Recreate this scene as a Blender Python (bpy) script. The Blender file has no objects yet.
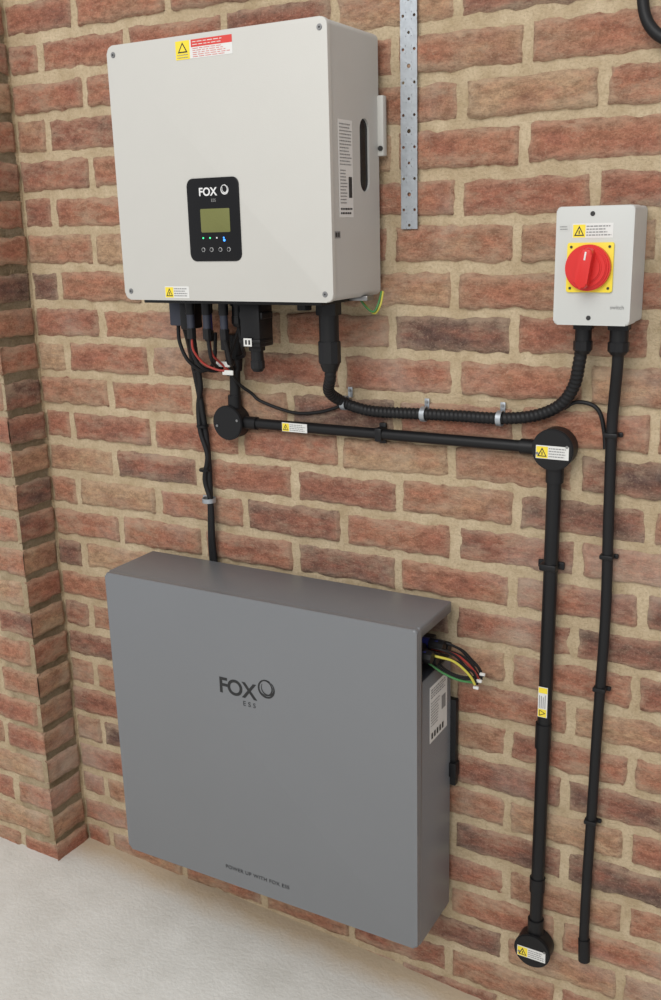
import bpy, bmesh, math, random
from mathutils import Vector, Matrix, noise as mnoise
random.seed(7)
S=bpy.context.scene
S.view_settings.view_transform='Standard'
COL=bpy.context.collection

# ---------------------------------------------------------------- materials
def mat(name,col,rough=.5,metal=0.,bump=0.,bscale=200.,var=0.,vscale=20.,spec=.5,emit=None,coat=0.):
    m=bpy.data.materials.new(name); m.use_nodes=True
    n=m.node_tree.nodes; l=m.node_tree.links; b=n['Principled BSDF']
    c=(*col,1)
    b.inputs['Base Color'].default_value=c; b.inputs['Roughness'].default_value=rough
    b.inputs['Metallic'].default_value=metal; b.inputs['Specular IOR Level'].default_value=spec
    b.inputs['Coat Weight'].default_value=coat
    tc=n.new('ShaderNodeTexCoord')
    if emit: b.inputs['Emission Color'].default_value=(*emit[:3],1); b.inputs['Emission Strength'].default_value=emit[3]
    if var>0:
        t=n.new('ShaderNodeTexNoise'); t.inputs['Scale'].default_value=vscale; t.inputs['Detail'].default_value=5
        l.new(tc.outputs['Object'],t.inputs['Vector'])
        mx=n.new('ShaderNodeMix'); mx.data_type='RGBA'
        mx.inputs[6].default_value=tuple(min(1,x*(1-var)) for x in col)+(1,)
        mx.inputs[7].default_value=tuple(min(1,x*(1+var)) for x in col)+(1,)
        l.new(t.outputs['Fac'],mx.inputs[0]); l.new(mx.outputs[2],b.inputs['Base Color'])
    if bump>0:
        t=n.new('ShaderNodeTexNoise'); t.inputs['Scale'].default_value=bscale; t.inputs['Detail'].default_value=3
        l.new(tc.outputs['Object'],t.inputs['Vector'])
        bp=n.new('ShaderNodeBump'); bp.inputs['Strength'].default_value=bump; bp.inputs['Distance'].default_value=.001
        l.new(t.outputs['Fac'],bp.inputs['Height']); l.new(bp.outputs[0],b.inputs['Normal'])
    return m
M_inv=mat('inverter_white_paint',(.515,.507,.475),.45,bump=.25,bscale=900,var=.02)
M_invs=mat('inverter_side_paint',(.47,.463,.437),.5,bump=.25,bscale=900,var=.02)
M_bat=mat('battery_grey_metallic',(.180,.188,.200),.36,metal=.15,bump=.25,bscale=1500,var=.03,vscale=6,spec=.65)
M_batd=mat('battery_inner_dark',(.02,.022,.03),.6,var=.1)
M_sw=mat('switch_light_grey',(.52,.53,.51),.45,var=.02)
M_black=mat('black_pvc',(.008,.008,.009),.42,var=.15,bump=.1,spec=.3)
M_rub=mat('black_cable_sheath',(.009,.009,.010),.5,var=.2,bump=.3,bscale=400,spec=.3)
M_gloss=mat('black_gloss_panel',(.005,.005,.006),.2,var=.05,spec=.3)
M_conn=mat('connector_dark_blue_grey',(.03,.035,.055),.5,var=.1)
M_blue=mat('connector_blue',(.015,.022,.16),.4,var=.1)
M_red=mat('red_plastic',(.62,.018,.015),.35,var=.05)
M_redd=mat('red_wire',(.32,.03,.02),.45,var=.05)
M_yel=mat('yellow_plastic',(.80,.63,.04),.45,var=.03)
M_yelw=mat('yellow_wire',(.5,.45,.06),.45,var=.03)
M_grn=mat('green_wire',(.05,.20,.06),.45,var=.05)
M_white=mat('white_label',(.66,.66,.64),.5,var=.02)
M_ink=mat('black_ink',(.02,.02,.02),.6,var=.1)
M_gink=mat('grey_ink',(.22,.22,.22),.6,var=.1)
M_rink=mat('red_ink',(.6,.05,.04),.5,var=.05)
M_logo=mat('logo_dark_print',(.012,.013,.015),.35,var=.1)
M_wlogo=mat('logo_white_print',(.7,.7,.7),.4,var=.02)
M_lcd=mat('lcd_olive',(.15,.155,.045),.3,var=.05)
M_blueled=mat('led_blue',(.05,.2,.9),.3,emit=(.05,.3,1,2),var=.05)
M_grnled=mat('led_green',(.05,.6,.2),.3,emit=(.05,.8,.3,1.5),var=.05)
M_galv=mat('galvanised_steel',(.40,.43,.46),.42,metal=.7,var=.22,vscale=90,bump=.2)
M_screw=mat('screw_steel',(.3,.3,.3),.35,metal=.9,var=.1)

# ---------------------------------------------------------------- helpers
def link(o,parent=None):
    COL.objects.link(o)
    if parent: o.parent=parent
    return o
def empty(name,loc):
    e=bpy.data.objects.new(name,None); e.empty_display_size=.05; COL.objects.link(e); return e
def meshobj(name,bm,mats,parent=None,smooth=True):
    me=bpy.data.meshes.new(name); bmesh.ops.recalc_face_normals(bm,faces=bm.faces); bm.to_mesh(me); bm.free()
    for m in (mats if isinstance(mats,(list,tuple)) else [mats]): me.materials.append(m)
    o=bpy.data.objects.new(name,me); link(o,parent)
    if smooth:
        me.polygons.foreach_set('use_smooth',[True]*len(me.polygons))
        me.set_sharp_from_angle(angle=math.radians(35))
    return o
def box(name,x0,x1,y0,y1,z0,z1,m,parent,bev=.001,seg=2):
    bm=bmesh.new(); bmesh.ops.create_cube(bm,size=1)
    for v in bm.verts: v.co=Vector(((x0+x1)/2+v.co.x*(x1-x0),(y0+y1)/2+v.co.y*(y1-y0),(z0+z1)/2+v.co.z*(z1-z0)))
    if bev: bmesh.ops.bevel(bm,geom=bm.edges[:],offset=bev,segments=seg,affect='EDGES',profile=.5)
    return meshobj(name,bm,m,parent)
def rprism(name,x0,x1,z0,z1,y0,y1,r,m,parent,bev=.0015,nseg=8):
    """rounded rectangle in XZ extruded between y0 (front) and y1"""
    bm=bmesh.new(); pts=[]
    for cx,cz,a0 in ((x1-r,z1-r,0),(x0+r,z1-r,90),(x0+r,z0+r,180),(x1-r,z0+r,270)):
        for i in range(nseg+1):
            a=math.radians(a0+90*i/nseg); pts.append((cx+r*math.cos(a),cz+r*math.sin(a)))
    vf=[bm.verts.new((p[0],y0,p[1])) for p in pts]; vb=[bm.verts.new((p[0],y1,p[1])) for p in pts]
    f=bm.faces.new(vf); bm.faces.new(vb[::-1]); n=len(pts)
    for i in range(n): bm.faces.new((vf[i],vb[i],vb[(i+1)%n],vf[(i+1)%n]))
    if bev: bmesh.ops.bevel(bm,geom=list(f.edges),offset=bev,segments=3,affect='EDGES',profile=.5)
    return meshobj(name,bm,m,parent)
def cyl(name,p0,p1,r,m,parent,r2=None,n=28,bev=.0008):
    p0,p1=Vector(p0),Vector(p1); d=p1-p0; L=d.length
    bm=bmesh.new(); bmesh.ops.create_cone(bm,cap_ends=True,segments=n,radius1=r,radius2=r if r2 is None else r2,depth=L)
    if bev:
        es=[e for e in bm.edges if abs(e.verts[0].co.z-e.verts[1].co.z)<1e-6]
        bmesh.ops.bevel(bm,geom=es,offset=min(bev,L*.3,r*.4),segments=2,affect='EDGES')
    q=d.to_track_quat('Z','Y').to_matrix().to_4x4(); bm.transform(Matrix.Translation((p0+p1)/2)@q)
    return meshobj(name,bm,m,parent)
def gland(name,x,y,z0,z1,r,parent,m=None,ribs=True):
    m=m or M_black; h=z1-z0
    cyl(name+'_locknut',(x,y,z1-h*.22),(x,y,z1),r*1.12,m,parent,n=6)
    cyl(name+'_body',(x,y,z1-h*.62),(x,y,z1-h*.2),r*.88,m,parent)
    cyl(name+'_cap',(x,y,z0+h*.12),(x,y,z1-h*.58),r*1.02,m,parent,n=10)
    cyl(name+'_neck',(x,y,z0),(x,y,z0+h*.14),r*.65,m,parent,r2=r*.98)
def smooth_pts(pts,sub=8):
    P=[Vector(p) for p in pts]; P=[P[0]*2-P[1]]+P+[P[-1]*2-P[-2]]; out=[]
    for i in range(1,len(P)-2):
        a,b,c,d=P[i-1],P[i],P[i+1],P[i+2]
        for k in range(sub):
            t=k/sub
            out.append(.5*((2*b)+(c-a)*t+(2*a-5*b+4*c-d)*t*t+(-a+3*b-3*c+d)*t**3))
    out.append(P[-2]); return out
def tube(name,pts,r,m,parent,sub=8,ridge=None,n=14):
    """swept mesh tube; ridge=(pitch,amp) gives spiral wrap"""
    P=smooth_pts(pts,sub)
    if ridge:
        Q=[P[0]]; step=ridge[0]/5
        for a,b in zip(P[:-1],P[1:]):
            k=max(1,int((b-a).length/step))
            for i in range(1,k+1): Q.append(a.lerp(b,i/k))
        P=Q
    bm=bmesh.new(); rings=[]; s=0
    t0=(P[1]-P[0]).normalized(); nrm=t0.orthogonal().normalized()
    for i,p in enumerate(P):
        t=(P[min(i+1,len(P)-1)]-P[max(i-1,0)]).normalized()
        nrm=(nrm-t*nrm.dot(t)).normalized(); bi=t.cross(nrm)
        if i: s+=(p-P[i-1]).length
        ring=[]
        for k in range(n):
            a=2*math.pi*k/n; rr=r
            if ridge: rr=r+ridge[1]*(math.cos(2*math.pi*s/ridge[0]-a))
            ring.append(bm.verts.new(p+(nrm*math.cos(a)+bi*math.sin(a))*rr))
        rings.append(ring)
    for a,b in zip(rings[:-1],rings[1:]):
        for k in range(n): bm.faces.new((a[k],a[(k+1)%n],b[(k+1)%n],b[k]))
    bm.faces.new(rings[0][::-1]); bm.faces.new(rings[-1])
    return meshobj(name,bm,m,parent)
def text(name,body,loc,size,m,parent,rot=(math.pi/2,0,0),off=0.,sx=1.,space=1.,align='CENTER'):
    c=bpy.data.curves.new(name,'FONT'); c.body=body; c.size=size; c.extrude=.0002; c.offset=off
    c.align_x=align; c.align_y='CENTER'; c.space_character=space; c.materials.append(m)
    o=bpy.data.objects.new(name,c); o.location=loc; o.rotation_euler=rot; o.scale=(sx,1,1); return link(o,parent)
X,Y,Z=Vector((1,0,0)),Vector((0,1,0)),Vector((0,0,1))
def sticker(name,parent,o,ud,vd,w,h,items,base=M_white,th=.0004):
    o=Vector(o); nn=ud.cross(vd); bm=bmesh.new(); mats=[base]
    def P(u,v,k): return o+ud*u+vd*v+nn*k
    q=[(0,0),(w,0),(w,h),(0,h)]
    a=[bm.verts.new(P(u,v,th)) for u,v in q]; b=[bm.verts.new(P(u,v,0)) for u,v in q]
    bm.faces.new(a)
    for i in range(4): bm.faces.new((a[i],b[i],b[(i+1)%4],a[(i+1)%4]))
    for k,(mm,pts) in enumerate(items):
        if mm not in mats: mats.append(mm)
        lv=th+.00012+.00006*(k if k<4 else 4)
        f=bm.faces.new([bm.verts.new(P(u,v,lv)) for u,v in pts]); f.material_index=mats.index(mm)
    me=bpy.data.meshes.new(name); bm.normal_update(); bm.to_mesh(me); bm.free()
    for m_ in mats: me.materials.append(m_)
    return link(bpy.data.objects.new(name,me),parent)
def R(u0,v0,u1,v1): return [(u0,v0),(u1,v0),(u1,v1),(u0,v1)]
def lines(u0,v0,u1,v1,n,m=None,fill=.45,seed=0):
    rr=random.Random(seed); out=[]; st=(v1-v0)/n
    for i in range(n):
        u=u0; y=v0+st*(i+.3)
        end=u1-(u1-u0)*rr.uniform(0,.25)
        while u<end:
            w=(u1-u0)*rr.uniform(.06,.16); out.append((m or M_ink,R(u,y,min(u+w,end),y+st*fill))); u+=w+(u1-u0)*.03
    return out
def warn(w,h,vert=False,seed=1):
    it=[]
    if not vert:
        s=h*.92; it.append((M_yel,R(h*.04,h*.04,s,s)))
        it.append((M_ink,[(h*.12,h*.15),(s*.92,h*.15),(s*.52,h*.85)]))
        it.append((M_yel,[(h*.25,h*.23),(s*.8,h*.23),(s*.52,h*.68)]))
        it.append((M_ink,R(s*.48,h*.27,s*.57,h*.52)))
        it+=lines(s*1.08,h*.1,w*.96,h*.9,4,m=M_gink,fill=.38,seed=seed)
    else:
        s=w*.92; it.append((M_yel,R(w*.04,w*.04,s,s)))
        it.append((M_ink,[(w*.15,w*.12),(w*.15,s*.92),(w*.85,s*.52)]))
        it.append((M_yel,[(w*.23,w*.25),(w*.23,s*.8),(w*.68,s*.52)]))
        it.append((M_yel,R(w*.04,h*.80,w*.96,h*.98)))
        rr=random.Random(seed)
        for i in range(4):
            u=w*(.12+.2*i); it.append((M_gink,R(u,s*1.1,u+w*.08,h*.76-rr.uniform(0,.1)*h)))
    return it
def pclip(name,parent,p,r,axis='x',m=None):
    m=m or M_galv; x,y,z=p
    bm=bmesh.new(); w=.0045; a_=[];n=28
    for i in range(n):
        a=2*math.pi*i/n; row=[]
        for dx,rr in ((-w,r+.0004),(-w,r+.0018),(w,r+.0018),(w,r+.0004)):
            if axis=='x': row.append(bm.verts.new((x+dx,y+rr*math.cos(a),z+rr*math.sin(a))))
            else: row.append(bm.verts.new((x+rr*math.cos(a),y+rr*math.sin(a),z+dx)))
        a_.append(row)
    for i in range(n):
        A,B=a_[i],a_[(i+1)%n]
        for k in range(4): bm.faces.new((A[k],A[(k+1)%4],B[(k+1)%4],B[k]))
    meshobj(name+'_band',bm,m,parent)
    if axis=='x':
        box(name+'_tab',x-w,x+w,-.008,-.0055,z+r*.6,z+r+.014,m,parent,.0005)
        cyl(name+'_screw',(x,-.0105,z+r+.008),(x,-.004,z+r+.008),.003,M_screw,parent)
    else:
        box(name+'_tab',x-r-.012,x-r*.6,-.008,-.0055,z-w,z+w,m,parent,.0005)
        cyl(name+'_screw',(x-r-.007,-.0105,z),(x-r-.007,-.004,z),.003,M_screw,parent)
def cut(obj,cutter):
    md=obj.modifiers.new('cut','BOOLEAN'); md.object=cutter; md.operation='DIFFERENCE'; md.solver='EXACT'
    bpy.context.view_layer.update(); dg=bpy.context.evaluated_depsgraph_get()
    me=bpy.data.meshes.new_from_object(obj.evaluated_get(dg)); obj.modifiers.clear(); obj.data=me
    bpy.data.objects.remove(cutter)

# ---------------------------------------------------------------- brick material
def brick_mats():
    m=bpy.data.materials.new('brick_clay'); m.use_nodes=True; n=m.node_tree.nodes; l=m.node_tree.links; b=n['Principled BSDF']
    b.inputs['Roughness'].default_value=.9; b.inputs['Specular IOR Level'].default_value=.2
    at=n.new('ShaderNodeAttribute'); at.attribute_name='rnd'
    at2=n.new('ShaderNodeAttribute'); at2.attribute_name='edge'
    cr=n.new('ShaderNodeValToRGB'); cr.color_ramp.interpolation='LINEAR'
    stops=[(0,(.155,.095,.080)),(.14,(.235,.125,.095)),(.28,(.34,.150,.105)),(.45,(.42,.175,.115)),(.62,(.47,.215,.135)),(.76,(.42,.225,.145)),(.88,(.50,.285,.175)),(1,(.52,.34,.21))]
    e=cr.color_ramp.elements; e[0].position=0; e[0].color=(*stops[0][1],1); e[1].position=1; e[1].color=(*stops[-1][1],1)
    for p,c in stops[1:-1]:
        q=e.new(p); q.color=(*c,1)
    tc=n.new('ShaderNodeTexCoord')
    def noise(sc,det=6,rough=.6,stretch=None):
        t=n.new('ShaderNodeTexNoise'); t.inputs['Scale'].default_value=sc; t.inputs['Detail'].default_value=det; t.inputs['Roughness'].default_value=rough
        if stretch:
            mp=n.new('ShaderNodeMapping'); mp.inputs['Scale'].default_value=stretch; l.new(tc.outputs['Object'],mp.inputs[0]); l.new(mp.outputs[0],t.inputs['Vector'])
        else: l.new(tc.outputs['Object'],t.inputs['Vector'])
        return t
    def math_(op,a,bv,clamp=False):
        q=n.new('ShaderNodeMath'); q.operation=op; q.use_clamp=clamp
        for i,v in enumerate((a,bv)):
            if isinstance(v,(int,float)): q.inputs[i].default_value=v
            else: l.new(v,q.inputs[i])
        return q.outputs[0]
    def ramp(src,lo,hi):
        r=n.new('ShaderNodeMapRange'); r.inputs[1].default_value=lo; r.inputs[2].default_value=hi; l.new(src,r.inputs[0]); return r.outputs[0]
    def mix(fac,a,bcol,mode='MIX'):
        x=n.new('ShaderNodeMix'); x.data_type='RGBA'; x.blend_type=mode
        if isinstance(fac,(int,float)): x.inputs[0].default_value=fac
        else: l.new(fac,x.inputs[0])
        for i,v in ((6,a),(7,bcol)):
            if isinstance(v,tuple): x.inputs[i].default_value=(*v,1)
            else: l.new(v,x.inputs[i])
        return x.outputs[2]
    n1=noise(12,7,.65,(.6,.6,1.5)); n2=noise(75,8,.8,(.6,.6,1.2)); n3=noise(11,8,.75,(.7,.7,1.6)); n4=noise(260,4,.7); n5=noise(3.0,6,.6)
    fac=math_('ADD',at.outputs['Fac'],math_('MULTIPLY',math_('SUBTRACT',n1.outputs['Fac'],.5),1.3),True)
    l.new(fac,cr.inputs[0])
    c=mix(ramp(n2.outputs['Fac'],.40,.60),(.56,.53,.51),(1.25,1.24,1.23)); c=mix(.75,cr.outputs[0],c,'MULTIPLY')
    c=mix(math_('MULTIPLY',ramp(n4.outputs['Fac'],.55,.65),.35),c,(.12,.075,.06))
    c=mix(math_('MULTIPLY',ramp(n4.outputs['Fac'],.45,.35),.3),c,(.62,.44,.32))
    sm=math_('ADD',ramp(n3.outputs['Fac'],.50,.66),math_('MULTIPLY',at2.outputs['Fac'],ramp(n2.outputs['Fac'],.32,.52)),True)
    c=mix(math_('MULTIPLY',sm,.52),c,(.57,.44,.31))
    c=mix(math_('MULTIPLY',ramp(n5.outputs['Fac'],.54,.70),.38),c,(.64,.57,.49))
    l.new(c,b.inputs['Base Color'])
    h=math_('ADD',math_('MULTIPLY',n2.outputs['Fac'],1.),math_('MULTIPLY',n4.outputs['Fac'],.5))
    bp=n.new('ShaderNodeBump'); bp.inputs['Strength'].default_value=1.; bp.inputs['Distance'].default_value=.007
    l.new(h,bp.inputs['Height']); l.new(bp.outputs[0],b.inputs['Normal'])
    m2=bpy.data.materials.new('mortar'); m2.use_nodes=True; n=m2.node_tree.nodes; l=m2.node_tree.links; b=n['Principled BSDF']
    b.inputs['Roughness'].default_value=.95; b.inputs['Specular IOR Level'].default_value=.15
    tc=n.new('ShaderNodeTexCoord')
    a=noise(18,7,.7); d=noise(200,5,.7)
    c=mix(ramp(a.outputs['Fac'],.35,.68),(.47,.36,.225),(.67,.55,.38))
    c=mix(math_('MULTIPLY',ramp(d.outputs['Fac'],.48,.66),.4),c,(.32,.235,.145))
    l.new(c,b.inputs['Base Color'])
    bp=n.new('ShaderNodeBump'); bp.inputs['Strength'].default_value=1.; bp.inputs['Distance'].default_value=.005
    l.new(d.outputs['Fac'],bp.inputs['Height']); l.new(bp.outputs[0],b.inputs['Normal'])
    return m,m2
M_brick,M_mortar=brick_mats()

def brick_face(bm,lr,le,origin,ud,nd,L,H,rnd,rg,flat=(False,False)):
    """one brick front face grid; origin lower left, ud along wall, nd outward normal"""
    nu=max(3,int(L/.011)); us=[0,.0035,.010]+[.010+(L-.020)*i/nu for i in range(1,nu)]+[L-.010,L-.0035,L]
    vs=[0,.0035,.011,H*.35,H*.5,H*.65,H-.011,H-.0035,H]
    proud=rg.uniform(.0025,.0075); tilt=rg.uniform(-.002,.002); rot=rg.uniform(-.011,.011)
    so=Vector((rg.random()*50,rg.random()*50,rg.random()*50))
    grid=[]; NU=len(us)-1; NV=len(vs)-1
    for i,u in enumerate(us):
        row=[]
        for j,v in enumerate(vs):
            eu=min(i,NU-i); ev=min(j,NV-j)
            if (i<=NU/2 and flat[0]) or (i>NU/2 and flat[1]): eu=9
            e=min(eu,ev); du=dv=0
            w=mnoise.noise_vector(so+Vector((u*38,v*38,0)))
            w2=mnoise.noise_vector(so+Vector((u*140,v*140,5)))
            if e<=1: du=w.x*.0040+w2.x*.0024; dv=w.y*.0050+w2.y*.0026
            if eu==0 and ev==0: du+=(.0045 if i==0 else -.0045); dv+=(.0045 if j==0 else -.0045)
            if eu==9 and (i==0 or i==NU): du=0
            out=-.004 if e==0 else proud-(.0014 if e==1 else 0)+tilt*(u/L-.5)*2+w2.z*.0014+w.z*.0010
            vtx=bm.verts.new(origin+ud*(u+du)+Z*(v+dv+(u-L/2)*rot)+nd*out); row.append((vtx,1. if e==0 else (.8 if e==1 else (.3 if e==2 else 0))))
        grid.append(row)
    for i in range(NU):
        for j in range(NV):
            q=[grid[i][j],grid[i+1][j],grid[i+1][j+1],grid[i][j+1]]
            f=bm.faces.new([a[0] for a in q]); f.smooth=True
            for lp,a in zip(f.loops,q): lp[lr]=rnd; lp[le]=a[1]
COURSE=.075; MJ=.0135; Z0=-.125
def brick_wall(bm,lr,le,start,ud,nd,length,zt,seed,offs=(0,.1125),flat=(False,False)):
    rg=random.Random(seed); k=0; z=Z0
    while z<zt:
        x=-offs[k%2]+rg.uniform(-.008,.008)*(0 if flat[0] else 1)
        while x<length:
            L=.2120
            a=max(x,0); b_=min(x+L,length)
            if b_-a>.03:
                t=rg.random(); rnd=min(1,max(0,rg.gauss(.58,.22))) if t>.12 else rg.uniform(.0,.25)
                brick_face(bm,lr,le,start+ud*a+Z*(z+rg.uniform(-.002,.002)),ud,nd,b_-a,COURSE-MJ+rg.uniform(-.003,.002),rnd,rg,(flat[0] and a==0,flat[1] and b_==length))
            x+=L+MJ+rg.uniform(-.002,.002)
        z+=COURSE; k+=1
def new_wall(name,segs,zt):
    bm=bmesh.new(); lr=bm.loops.layers.float.new('rnd'); le=bm.loops.layers.float.new('edge')
    for (start,ud,nd,length,seed,offs,depth,flat,ext) in segs:
        brick_wall(bm,lr,le,start,ud,nd,length,zt,seed,offs=offs,flat=flat)
        a=start+Z*(Z0-.1)+ud*ext[0]; b=start+Z*(Z0-.1)+ud*(length+ext[1]); c=b+Z*(zt-Z0+.15); d=a+Z*(zt-Z0+.15)
        back=[p-nd*depth for p in (a,b,c,d)]
        F=[bm.verts.new(p) for p in (a,b,c,d)]; B=[bm.verts.new(p) for p in back]
        fs=[bm.faces.new(F),bm.faces.new(B[::-1])]+[bm.faces.new((F[i],B[i],B[(i+1)%4],F[(i+1)%4])) for i in range(4)]
        for f in fs: f.material_index=1; f.normal_update()
    bm.normal_update()
    me=bpy.data.meshes.new(name); bm.to_mesh(me); bm.free()
    me.materials.append(M_brick); me.materials.append(M_mortar)
    return link(bpy.data.objects.new(name,me))
CX=-.909; PD=.108
new_wall('wall_back',[(Vector((CX+.004,0,0)),X,-Y,2.6,3,(.03,.14),.1,(False,False),(-.004,0))],2.35)
new_wall('wall_left',[(Vector((CX,-PD-.005,0)),Y,X,PD-.001,11,(0,.0),.1,(True,False),(.005,.007)),
                      (Vector((CX-.9,-PD,0)),X,-Y,.905,12,(.0,.1125),.1,(False,True),(0,-.005))],2.35)

# ---------------------------------------------------------------- floor
def floor_z(x): return -.03-(x-CX)*.047
bm=bmesh.new()
xs=[-1.9+ i*.2 for i in range(22)]; ys=[.0-.25*i for i in range(20)]
g=[[bm.verts.new((x,y,floor_z(x))) for y in ys] for x in xs]
for i in range(len(xs)-1):
    for j in range(len(ys)-1): bm.faces.new((g[i][j],g[i+1][j],g[i+1][j+1],g[i][j+1]))
m=bpy.data.materials.new('concrete_floor'); m.use_nodes=True; n=m.node_tree.nodes; l=m.node_tree.links; b=n['Principled BSDF']
b.inputs['Roughness'].default_value=.85
tc=n.new('ShaderNodeTexCoord'); sp=n.new('ShaderNodeSeparateXYZ'); l.new(tc.outputs['Object'],sp.inputs[0])
t1=n.new('ShaderNodeTexNoise'); t1.inputs['Scale'].default_value=7; t1.inputs['Detail'].default_value=9; t1.inputs['Roughness'].default_value=.65; l.new(tc.outputs['Object'],t1.inputs['Vector'])
t2=n.new('ShaderNodeTexNoise'); t2.inputs['Scale'].default_value=120; t2.inputs['Detail'].default_value=5; l.new(tc.outputs['Object'],t2.inputs['Vector'])
cr=n.new('ShaderNodeValToRGB'); cr.color_ramp.elements[0].position=.3; cr.color_ramp.elements[1].position=.7
cr.color_ramp.elements[0].color=(.58,.565,.52,1); cr.color_ramp.elements[1].color=(.71,.70,.66,1); l.new(t1.outputs['Fac'],cr.inputs[0])
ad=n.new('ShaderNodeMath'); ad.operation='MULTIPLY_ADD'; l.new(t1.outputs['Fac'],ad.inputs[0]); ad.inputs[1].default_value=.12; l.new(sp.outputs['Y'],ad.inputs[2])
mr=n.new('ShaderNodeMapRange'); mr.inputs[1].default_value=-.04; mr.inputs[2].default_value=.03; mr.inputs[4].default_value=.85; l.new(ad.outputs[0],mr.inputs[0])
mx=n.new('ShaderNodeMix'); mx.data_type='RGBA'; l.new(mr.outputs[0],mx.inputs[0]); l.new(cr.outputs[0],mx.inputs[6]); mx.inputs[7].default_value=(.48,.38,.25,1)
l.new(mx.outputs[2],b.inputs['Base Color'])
bp=n.new('ShaderNodeBump'); bp.inputs['Strength'].default_value=.5; bp.inputs['Distance'].default_value=.003; l.new(t2.outputs['Fac'],bp.inputs['Height']); l.new(bp.outputs[0],b.inputs['Normal'])
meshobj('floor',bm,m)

# ---------------------------------------------------------------- logo ring
def ring_logo(name,cx,y,cz,r,m,parent):
    rings=[(0,0,1.0,.24,60,400),(.16,.10,.80,.16,150,420),(-.12,.10,.86,.16,230,500)]
    for i,(dx,dz,s,w,a0,a1) in enumerate(rings):
        bm=bmesh.new(); N=48; prev=None
        for k in range(N+1):
            t=k/N; a=math.radians(a0+(a1-a0)*t); ww=r*w*(.35+.65*math.sin(math.pi*t))
            c,s_=math.cos(a),math.sin(a); ro=r*s+ww/2; ri=r*s-ww/2
            A=[bm.verts.new((cx+dx*r+rr*c,y-.0002*(i+1),cz+dz*r+rr*s_*1.0)) for rr in (ro,ri)]
            if prev: bm.faces.new((prev[0],A[0],A[1],prev[1]))
            prev=A
        meshobj('%s_arc_%d'%(name,i+1),bm,m,parent,False)

# ---------------------------------------------------------------- inverter
I=empty('solar_inverter',(0,0,0))
x0,x1,z0,z1=-.483,-.055,1.321,1.741
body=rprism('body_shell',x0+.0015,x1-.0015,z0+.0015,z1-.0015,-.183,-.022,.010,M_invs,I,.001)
def capsule_x(nm,xa,xb,yc,za,zb,r,m,parent):
    bm=bmesh.new(); pts=[]
    for i in range(13): a=math.pi*i/12; pts.append((yc+r*math.cos(a),zb-r+r*math.sin(a)))
    for i in range(13): a=math.pi+math.pi*i/12; pts.append((yc+r*math.cos(a),za+r+r*math.sin(a)))
    A=[bm.verts.new((xa,p[0],p[1])) for p in pts]; B=[bm.verts.new((xb,p[0],p[1])) for p in pts]
    bm.faces.new(A); bm.faces.new(B[::-1]); k=len(pts)
    for i in range(k): bm.faces.new((A[i],B[i],B[(i+1)%k],A[(i+1)%k]))
    return meshobj(nm,bm,m,parent,False)
cut(body,capsule_x('cutter',-.085,-.03,-.074,1.492,1.606,.0165,M_batd,None))
capsule_x('handle_recess_liner',-.0855,-.060,-.074,1.4922,1.6058,.0163,M_gloss,I)
rprism('front_cover',x0,x1,z0,z1,-.193,-.184,.012,M_inv,I,.0022)
for i,(a,c) in enumerate(((x0+.014,z1-.015),(-.068,z1-.015),(-.070,1.334),(x0+.014,1.336))):
    cyl('cover_screw_%d'%(i+1),(a,-.1940,c),(a,-.19,c),.0048,M_screw,I)
    cyl('cover_screw_socket_%d'%(i+1),(a,-.1943,c),(a,-.192,c),.0024,M_ink,I,n=6)
rprism('display_panel',-.331,-.226,1.387,1.521,-.1945,-.19,.012,M_gloss,I,.0008)
yy=-.1948
text('logo_text','FOX',(-.288,yy,1.4985),.0180,M_wlogo,I,off=.0004,sx=1.02)
text('logo_subtext','ESS',(-.277,yy,1.485),.0070,M_gink,I)
ring_logo('logo_ring',-.2535,yy,1.5015,.0072,M_wlogo,I)
rprism('lcd_screen',-.305,-.246,1.434,1.472,-.1952,-.194,.002,M_lcd,I,.0003)
for i,a in enumerate((-.302,-.288,-.274,-.260)):
    cyl('indicator_led_%d'%(i+1),(a,-.1952,1.425),(a,-.194,1.425),.0014,(M_grnled,M_grnled,M_wlogo,M_blueled)[i],I,n=12,bev=0)
cyl('status_led',(-.259,-.1956,1.421),(-.259,-.194,1.421),.0020,M_blueled,I,n=14,bev=0)
for i,a in enumerate((-.303,-.286,-.268,-.251)):
    cyl('button_%d'%(i+1),(a,-.1953,1.406),(a,-.194,1.406),.0034,M_wlogo,I,n=16,bev=0)
    cyl('button_face_%d'%(i+1),(a,-.1956,1.406),(a,-.194,1.406),.0029,M_gloss,I,n=16,bev=0)
w,h=.111,.028
it=[(M_yel,R(0,0,.028,h)),(M_rink,R(.031,h*.60,w,h)),(M_ink,[(.004,.010),(.024,.010),(.014,.026)]),(M_yel,[(.0075,.012),(.0205,.012),(.014,.0225)])]
it+=lines(.003,.001,.026,.009,2,m=M_gink,fill=.35,seed=4)+lines(.034,.001,w-.003,h*.58,5,m=M_rink,fill=.25,seed=5)+lines(.034,h*.66,w-.006,h*.96,2,m=M_white,fill=.25,seed=6)
sticker('warning_sticker_red',I,(-.337,-.193,1.705),X,Z,w,h,it)
sticker('warning_sticker_small',I,(-.392,-.193,1.322+.003),X,Z,.052,.020,warn(.052,.020,seed=3))
it=lines(.003,.078,.043,.143,13,m=M_gink,fill=.35,seed=8)+lines(.003,.02,.026,.074,11,m=M_gink,fill=.35,seed=9)+lines(.003,.003,.043,.016,2,seed=10)+[(M_ink,R(.031,.03,.042,.062))]
sticker('rating_label',I,(x1-.0015,-.163,1.452),Y,Z,.046,.147,it)
sticker('serial_label',I,(x1-.0015,-.181,1.420),Y,Z,.018,.011,[(M_ink,R(.002,.002,.008,.009)),(M_ink,R(.010,.002,.015,.009))],base=M_gink)
box('wall_bracket_plate',-.44,-.09,-.022,-.008,1.40,1.70,M_galv,I,.001)
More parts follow.
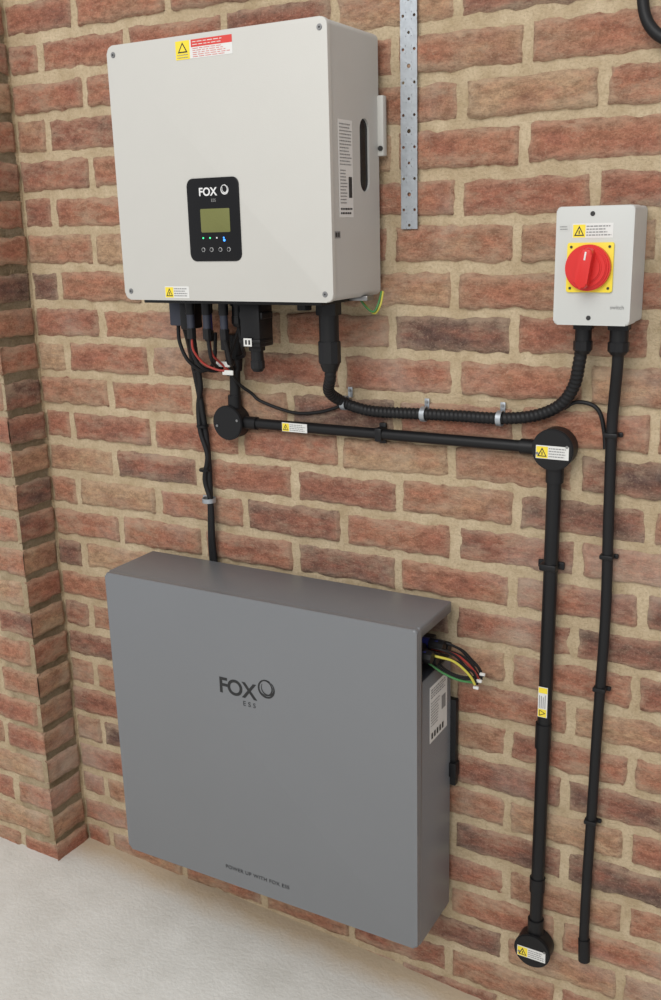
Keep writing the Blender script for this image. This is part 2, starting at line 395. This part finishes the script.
box('bracket_tab',-.064,-.046,-.026,-.012,1.55,1.645,M_inv,I,.002)
cyl('bracket_screw',(-.051,-.030,1.562),(-.051,-.024,1.562),.004,M_ink,I)
box('bottom_plate',-.46,-.09,-.17,-.035,1.314,1.324,M_black,I,.001)
box('ct_connector',-.449,-.423,-.115,-.075,1.268,1.316,M_conn,I,.003)
box('comms_connector',-.421,-.399,-.12,-.08,1.262,1.316,M_black,I,.003)
for i,(a,yv,bl,mm) in enumerate(((-.396,-.12,1.262,M_conn),(-.378,-.09,1.255,M_blue),(-.360,-.12,1.262,M_conn),(-.343,-.09,1.24,M_black),(-.322,-.12,1.262,M_conn))):
    cyl('pv_socket_%d'%(i+1),(a,yv,1.290),(a,yv,1.318),.0088,M_black,I)
    cyl('pv_plug_%d'%(i+1),(a,yv,bl),(a,yv,1.292),.0072,mm,I)
    cyl('pv_nut_%d'%(i+1),(a,yv,bl-.016),(a,yv,bl+.004),.0085,M_black,I,n=8)
box('dc_connector_block',-.281,-.240,-.13,-.085,1.236,1.316,M_black,I,.003)
box('dc_connector_ridge',-.285,-.236,-.126,-.09,1.285,1.297,M_black,I,.002)
box('dc_connector_lower_ridge',-.283,-.238,-.133,-.09,1.243,1.25,M_black,I,.002)
gland('dc_gland',-.262,-.107,1.190,1.238,.013,I)
sticker('dc_tag',I,(-.272,-.1335,1.238),X,Z,.017,.014,[(M_ink,R(.003,.003,.007,.011)),(M_ink,R(.010,.003,.014,.011))])
gland('aux_gland_1',-.305,-.10,1.268,1.316,.012,I)
cyl('blank_cap_1',(-.165,-.1,1.30),(-.165,-.1,1.318),.013,M_black,I,n=10)
cyl('blank_cap_2',(-.145,-.06,1.296),(-.145,-.06,1.318),.011,M_black,I,n=10)
gland('ac_gland',-.117,-.1,1.196,1.320,.0195,I)
tube('earth_wire_green',[(-.075,-.07,1.322),(-.062,-.07,1.306),(-.046,-.072,1.297),(-.038,-.07,1.308),(-.038,-.055,1.33)],.0017,M_grn,I)
tube('earth_wire_yellow',[(-.078,-.066,1.322),(-.058,-.066,1.302),(-.045,-.068,1.294),(-.035,-.066,1.308),(-.035,-.055,1.33)],.0017,M_yelw,I)
box('earth_terminal',-.085,-.05,-.085,-.06,1.316,1.324,M_screw,I,.001)
tube('lead_red_1',[(-.396,-.12,1.25),(-.394,-.12,1.225),(-.38,-.11,1.20),(-.358,-.1,1.188),(-.34,-.09,1.185)],.0022,M_redd,I)
tube('lead_red_2',[(-.378,-.09,1.24),(-.374,-.09,1.215),(-.36,-.08,1.195),(-.35,-.07,1.18)],.0022,M_redd,I)
for i,(pp) in enumerate((
  [(-.445,-.095,1.27),(-.444,-.095,1.235),(-.43,-.09,1.20),(-.41,-.07,1.18),(-.40,-.05,1.195),(-.393,-.05,1.25)],
  [(-.41,-.1,1.265),(-.412,-.1,1.22),(-.40,-.09,1.19),(-.385,-.06,1.18),(-.372,-.04,1.20)],
  [(-.360,-.12,1.25),(-.362,-.11,1.21),(-.372,-.08,1.19),(-.375,-.04,1.17)],
  [(-.343,-.09,1.23),(-.345,-.08,1.20),(-.36,-.05,1.185),(-.370,-.03,1.165)],
  [(-.322,-.12,1.25),(-.325,-.10,1.20),(-.35,-.06,1.20),(-.366,-.03,1.18)],
  [(-.305,-.10,1.27),(-.305,-.09,1.23),(-.33,-.05,1.21),(-.36,-.03,1.20)])):
    tube('lead_black_%d'%(i+1),pp,.0036,M_rub,I)
tube('data_lead',[(-.300,-.1,1.275),(-.35,-.07,1.20),(-.355,-.04,1.157),(-.340,-.016,1.132),(-.319,-.014,1.117),(-.252,-.012,1.100),(-.20,-.012,1.103),(-.165,-.012,1.112),(-.146,-.012,1.120)],.0031,M_rub,I)
box('white_tag',-.375,-.345,-.078,-.074,1.190,1.200,M_white,I,.001)
box('white_tag_2',-.350,-.326,-.095,-.092,1.178,1.187,M_white,I,.001)

# ---------------------------------------------------------------- battery
B=empty('home_battery',(0,0,0))
bx0,bx1,bz0,bz1,by0,by1=-.612,.080,.136,.776,-.173,-.02
bat=box('casing',bx0,bx1,by0+.012,by1,bz0,bz1,M_bat,B,.003,3)
cc=box('cutter',.0,.12,-.152,.0,.668,.756,M_batd,None,.004)
cut(bat,cc)
box('recess_back_wall',.0005,.003,-.15,-.023,.670,.754,M_batd,B,.0005)
box('recess_floor',.0005,.078,-.15,-.023,.6685,.671,M_batd,B,.0005)
rprism('front_panel',bx0,bx1,bz0,bz1,by0,by0+.0125,.008,M_bat,B,.005)
text('logo_text','FOX',(-.2985,by0-.0003,.585),.0455,M_logo,B,off=.0009,sx=.98,space=.95)
ring_logo('logo_ring',-.231,by0-.0002,.600,.0175,M_logo,B)
text('logo_subtext','ESS',(-.272,by0-.0003,.558),.014,M_logo,B,space=1.7)
text('slogan_text','POWER UP WITH FOX ESS',(-.275,by0-.0003,.175),.0118,M_logo,B,space=1.12)
it=lines(.004,.085,.07,.105,4,m=M_gink,seed=21)+lines(.004,.03,.045,.08,9,m=M_gink,fill=.35,seed=22)+[(M_gink,R(.052,.045,.07,.072))]+[(M_ink,R(.006+.012*i,.006,.013+.012*i,.018)) for i in range(5)]
sticker('rating_label',B,(bx1,-.118,.535),Y,Z,.078,.11,it)
box('wall_bracket',-.5,.091,-.022,-.008,.40,.58,M_black,B,.002)
box('wall_bracket_hook',.076,.094,-.028,-.008,.42,.45,M_black,B,.002)
box('terminal_block',.01,.06,-.14,-.04,.680,.715,M_black,B,.003)
for i,(yv,zv,mm) in enumerate(((-.13,.712,M_blue),(-.105,.70,M_black),(-.078,.712,M_blue),(-.052,.70,M_black))):
    cyl('plug_%d'%(i+1),(.03,yv,zv),(.080,yv,zv),.010,mm,B,n=12)
    cyl('plug_collar_%d'%(i+1),(.062,yv,zv),(.090,yv,zv-.002),.0115,M_black,B,n=8)
for i,(yv,mm,dz) in enumerate(((-.115,M_yelw,.0),(-.108,M_rub,-.004),(-.098,M_rub,.006),(-.088,M_redd,0),(-.078,M_rub,-.003),(-.068,M_rub,.006),(-.062,M_rub,.002))):
    tube('lead_%d'%(i+1),[(.07,yv,.708+dz),(.095,yv,.707+dz),(.116,yv*.88,.698+dz*.5),(.133,yv*.8,.682-dz*.4),(.145,yv*.75,.666+dz*.6),(.151,yv*.72,.652-dz*.8)],.0023,mm,B)
for i in range(3):
    tube('lead_low_%d'%(i+1),[(.07,-.105+.012*i,.688),(.095,-.098+.010*i,.670-.002*i),(.122,-.088+.008*i,.657),(.146,-.076+.006*i,.652+.003*i)],.0021,(M_grn,M_rub,M_rub)[i],B)
for i in range(3): box('crimp_%d'%(i+1),.148+.002*i,.158+.002*i,-.085+.010*i,-.080+.010*i,.644+.009*i,.649+.009*i,M_white,B,.001)
box('base_rail',bx0+.02,bx1-.02,-.15,-.03,.130,.140,M_batd,B,.001)

# ---------------------------------------------------------------- isolator switch
W=empty('rotary_isolator_switch',(0,0,0))
rprism('base_box',.273,.386,1.286,1.457,-.046,-.006,.006,M_sw,W,.001)
rprism('cover',.272,.387,1.285,1.458,-.090,-.047,.006,M_sw,W,.003)
rprism('yellow_plate',.291,.360,1.334,1.406,-.0935,-.089,.003,M_yel,W,.001)
c=(.3245,1.370)
cyl('dial',(c[0],-.104,c[1]),(c[0],-.092,c[1]),.0335,M_red,W,n=48,bev=.002)
cyl('dial_rim_ring',(c[0],-.107,c[1]),(c[0],-.102,c[1]),.029,M_red,W,n=48,bev=.0015)
cyl('dial_hub',(c[0],-.110,c[1]),(c[0],-.104,c[1]),.022,M_red,W,n=48,bev=.002)
bar=rprism('handle_grip',-.0095,.0095,-.029,.029,-.126,-.104,.008,M_red,W,.003)
bar.location=(c[0],0,c[1]); bar.rotation_euler=(0,math.radians(8),0)
mk=box('handle_mark',-.0013,.0013,-.1266,-.124,.012,.024,M_white,W,.0003); mk.location=(c[0],0,c[1]); mk.rotation_euler=(0,math.radians(8),0)
for i,(a,d) in enumerate(((.297,1.340),(.354,1.340),(.297,1.400),(.354,1.400))):
    cyl('plate_screw_%d'%(i+1),(a,-.0945,d),(a,-.092,d),.002,M_ink,W,n=12,bev=0)
cyl('cover_screw_1',(.326,-.0912,1.447),(.326,-.089,1.447),.0035,M_ink,W); cyl('cover_screw_2',(.326,-.0912,1.296),(.326,-.089,1.296),.0035,M_ink,W)
sticker('warning_label',W,(.297,-.090,1.4125),X,Z,.060,.021,warn(.060,.021,seed=31))
sticker('brand_mark',W,(.277,-.090,1.423),X,Z,.015,.009,lines(.001,.001,.014,.008,2,m=M_gink,fill=.4,seed=50),base=M_sw)
text('maker_mark','switch',(.368,-.0905,1.312),.008,M_gink,W)
gland('gland_1',.308,-.048,1.236,1.286,.0145,W)
gland('gland_2',.363,-.048,1.236,1.286,.0160,W)

# ---------------------------------------------------------------- cables
A=empty('spiral_wrapped_cable',(0,0,0))
tube('cable',[(-.117,-.1,1.215),(-.119,-.096,1.185),(-.137,-.07,1.155),(-.130,-.035,1.132),(-.102,-.022,1.119),(-.061,-.02,1.115),(.025,-.02,1.117),(.093,-.02,1.118),(.165,-.02,1.119),(.225,-.021,1.128),(.268,-.024,1.149),(.292,-.032,1.183),(.302,-.044,1.22),(.307,-.048,1.25)],.0100,M_rub,A,ridge=(.008,.0006))
pclip('clip_1',A,(-.128,-.030,1.129),.0115,'x'); pclip('clip_2',A,(.025,-.02,1.117),.0115,'x'); pclip('clip_3',A,(.165,-.02,1.119),.0115,'x')
D=empty('switch_supply_cable',(0,0,0))
tube('cable',[(.363,-.048,1.25),(.361,-.040,1.215),(.355,-.024,1.165),(.352,-.018,1.11),(.354,-.017,.963),(.357,-.017,.79),(.353,-.017,.60),(.351,-.017,.443),(.348,-.017,.278),(.348,-.018,.15),(.351,-.022,.112)],.0090,M_rub,D)
cyl('end_sleeve',(.3485,-.018,.150),(.352,-.023,.106),.0108,M_black,D)
for i,(zv,xc) in enumerate(((1.105,.352),(.90,.355),(.66,.3545),(.40,.3505))):
    box('cleat_%d'%(i+1),xc-.0112,xc+.0112,-.0282,-.008,zv-.004,zv+.004,M_black,D,.002)
    box('cleat_tab_%d'%(i+1),xc+.009,xc+.017,-.014,-.008,zv-.004,zv+.004,M_black,D,.002)
K=empty('battery_cable',(0,0,0))
tube('cable_1',[(-.436,-.09,1.272),(-.44,-.075,1.245),(-.463,-.035,1.20),(-.466,-.02,1.15),(-.460,-.018,1.10),(-.452,-.017,1.01),(-.452,-.018,.906),(-.455,-.02,.82),(-.458,-.014,.74)],.0062,M_rub,K)
tube('cable_2',[(-.418,-.09,1.268),(-.43,-.07,1.235),(-.452,-.035,1.19),(-.455,-.024,1.14),(-.466,-.02,1.10),(-.462,-.024,1.05),(-.448,-.024,1.0),(-.458,-.024,.95),(-.446,-.024,.90),(-.448,-.022,.82),(-.449,-.014,.74)],.0052,M_rub,K)
pclip('clip',K,(-.453,-.021,.907),.0125,'z')
for i,zv in enumerate((1.17,1.06,.97)): cyl('cable_tie_%d'%(i+1),(-.458,-.021,zv-.0025),(-.458,-.021,zv+.0025),.0125,M_black,K)
tube('sensor_tail',[(.272,-.014,1.142),(.290,-.012,1.153),(.316,-.012,1.151),(.331,-.012,1.137),(.339,-.012,1.105),(.342,-.014,1.08)],.0034,M_rub,D)
U=empty('overhead_cable',(0,0,0))
tube('cable',[(.372,-.018,2.2),(.368,-.018,1.9),(.366,-.018,1.78),(.366,-.019,1.735),(.378,-.020,1.703),(.405,-.020,1.682),(.45,-.020,1.675),(.8,-.020,1.67)],.0085,M_rub,U)

# ---------------------------------------------------------------- conduit
C=empty('conduit_run',(0,0,0))
def jbox(nm,x,z,r):
    cyl(nm+'_body',(x,-.037,z),(x,-.008,z),r,M_black,C,n=48,bev=.002)
    cyl(nm+'_lid',(x,-.042,z),(x,-.036,z),r*1.03,M_black,C,n=48,bev=.002)
    for i,s in enumerate((-1,1)): cyl('%s_screw_%d'%(nm,i+1),(x+s*r*.72,-.0432,z+s*r*.2),(x+s*r*.72,-.041,z+s*r*.2),.0025,M_screw,C,n=14,bev=0)
J1=(-.383,1.075);J2=(.263,1.077);J3=(.257,.104)
jbox('junction_box_1',*J1,.033); jbox('junction_box_2',*J2,.034); jbox('junction_box_3',*J3,.034)
cyl('horizontal_pipe',(J1[0],-.022,1.075),(J2[0],-.022,1.075),.0100,M_black,C)
cyl('vertical_pipe',(J2[0],-.022,J2[1]),(J3[0],-.022,J3[1]),.0122,M_black,C)
cyl('riser_pipe',(-.376,-.022,1.075),(-.370,-.022,1.225),.0105,M_black,C)
cyl('riser_socket',(-.371,-.022,1.175),(-.369,-.022,1.245),.0135,M_black,C,r2=.0165)
cyl('spout_1a',(J1[0]+.03,-.022,1.075),(J1[0]+.058,-.022,1.075),.0125,M_black,C)
cyl('spout_1b',(-.3765,-.022,1.10),(-.376,-.022,1.128),.013,M_black,C)
cyl('spout_2a',(J2[0]-.06,-.022,1.075),(J2[0]-.03,-.022,1.075),.0130,M_black,C)
cyl('spout_2b',(J2[0],-.022,1.018),(J2[0],-.022,1.05),.0150,M_black,C)
cyl('spout_3',(J3[0],-.022,.13),(J3[0],-.022,.165),.0150,M_black,C)
cyl('coupler',(.2585,-.022,.525),(.259,-.022,.575),.0143,M_black,C)
cyl('coupler_low',(.2575,-.022,.225),(.2575,-.022,.255),.0143,M_black,C)
for i,xx in enumerate((-.06,)):
    box('saddle_%d'%(i+1),xx-.007,xx+.007,-.034,-.008,1.075-.0125,1.075+.0125,M_black,C,.003)
    box('saddle_base_%d'%(i+1),xx-.007,xx+.007,-.014,-.008,1.075-.019,1.075+.019,M_black,C,.002)
for i,zz in enumerate((.87,)):
    box('saddle_v_%d'%(i+1),.2595-.0148,.2595+.0148,-.036,-.008,zz-.006,zz+.006,M_black,C,.003)
    box('saddle_v_base_%d'%(i+1),.2595-.023,.2595+.023,-.014,-.008,zz-.007,zz+.007,M_black,C,.002)
sticker('label_1',C,(-.262,-.0335,1.067),X,Z,.055,.017,warn(.055,.017,seed=41))
sticker('label_2',C,(.236,-.0425,1.062),X,Z,.055,.022,warn(.055,.022,seed=42))
sticker('label_3',C,(.229,-.0425,.088),X,Z,.055,.022,warn(.055,.022,seed=43))
sticker('label_4',C,(.2515,-.0356,.592),X,Z,.017,.058,warn(.017,.058,True,seed=44))

# ---------------------------------------------------------------- perforated steel strap
bm=bmesh.new(); sx0,sx1=-.0215,.0085; zb,ztp=1.431,2.25
cell=.0125; nz=int((ztp-zb)/cell); 
def quadring(cx,cz,hx,hz,hole):
    N=16
    if not hole:
        bm.faces.new([bm.verts.new(p) for p in ((cx-hx,0,cz-hz),(cx+hx,0,cz-hz),(cx+hx,0,cz+hz),(cx-hx,0,cz+hz))]); return
    O=[];Q=[]
    for k in range(N):
        a=2*math.pi*(k+.5)/N; c_,s_=math.cos(a),math.sin(a); t=min(hx/abs(c_),hz/abs(s_))
        O.append(bm.verts.new((cx+c_*t,0,cz+s_*t))); Q.append(bm.verts.new((cx+c_*hole,0,cz+s_*hole)))
    for k in range(N): bm.faces.new((O[k],O[(k+1)%N],Q[(k+1)%N],Q[k]))
wd=(sx1-sx0)/3
for j in range(nz):
    for i in range(3):
        hole=.0024 if (j%4==0 and i==1) or (j%4==2 and i!=1) else 0
        if j%8==4 and i==1: hole=.0034
        quadring(sx0+wd*(i+.5),zb+cell*(j+.5),wd/2,cell/2,hole)
bmesh.ops.remove_doubles(bm,verts=bm.verts,dist=.00001)
for v in bm.verts: v.co.y=-.0105
o=meshobj('perforated_steel_strap',bm,M_galv,None,False)
md=o.modifiers.new('thick','SOLIDIFY'); md.thickness=.0015

# ---------------------------------------------------------------- light
w=bpy.data.worlds.new('world'); S.world=w; w.use_nodes=True; bg=w.node_tree.nodes['Background']
bg.inputs[0].default_value=(.98,.985,1,1); bg.inputs[1].default_value=.68
def area(name,loc,target,size,power,col):
    ld=bpy.data.lights.new(name,'AREA'); ld.size=size; ld.energy=power; ld.color=col
    o=bpy.data.objects.new(name,ld); o.location=loc; o.rotation_euler=(Vector(target)-Vector(loc)).to_track_quat('-Z','Y').to_euler(); COL.objects.link(o)
area('garage_opening_daylight',(.1,-3.7,3.5),(-.1,0,.7),2.6,130,(1,.98,.945))

# ---------------------------------------------------------------- camera
f,pt,yw,rl=994.6,.268,.518,-.026
cy,sy,cp,sp=math.cos(yw),math.sin(yw),math.cos(pt),math.sin(pt)
fw=Vector((-sy*cp,cy*cp,-sp)); rt=Vector((cy,sy,0)); up=rt.cross(fw)
r2=rt*math.cos(rl)+up*math.sin(rl); u2=-rt*math.sin(rl)+up*math.cos(rl)
cam=bpy.data.cameras.new('camera'); cam.sensor_fit='VERTICAL'; cam.sensor_height=36; cam.lens=f*36/1000; cam.clip_start=.01
co=bpy.data.objects.new('camera',cam); COL.objects.link(co)
mw=Matrix((r2,u2,-fw)).transposed().to_4x4(); mw.translation=Vector((.732,-1.6,1.438)); co.matrix_world=mw
S.camera=co
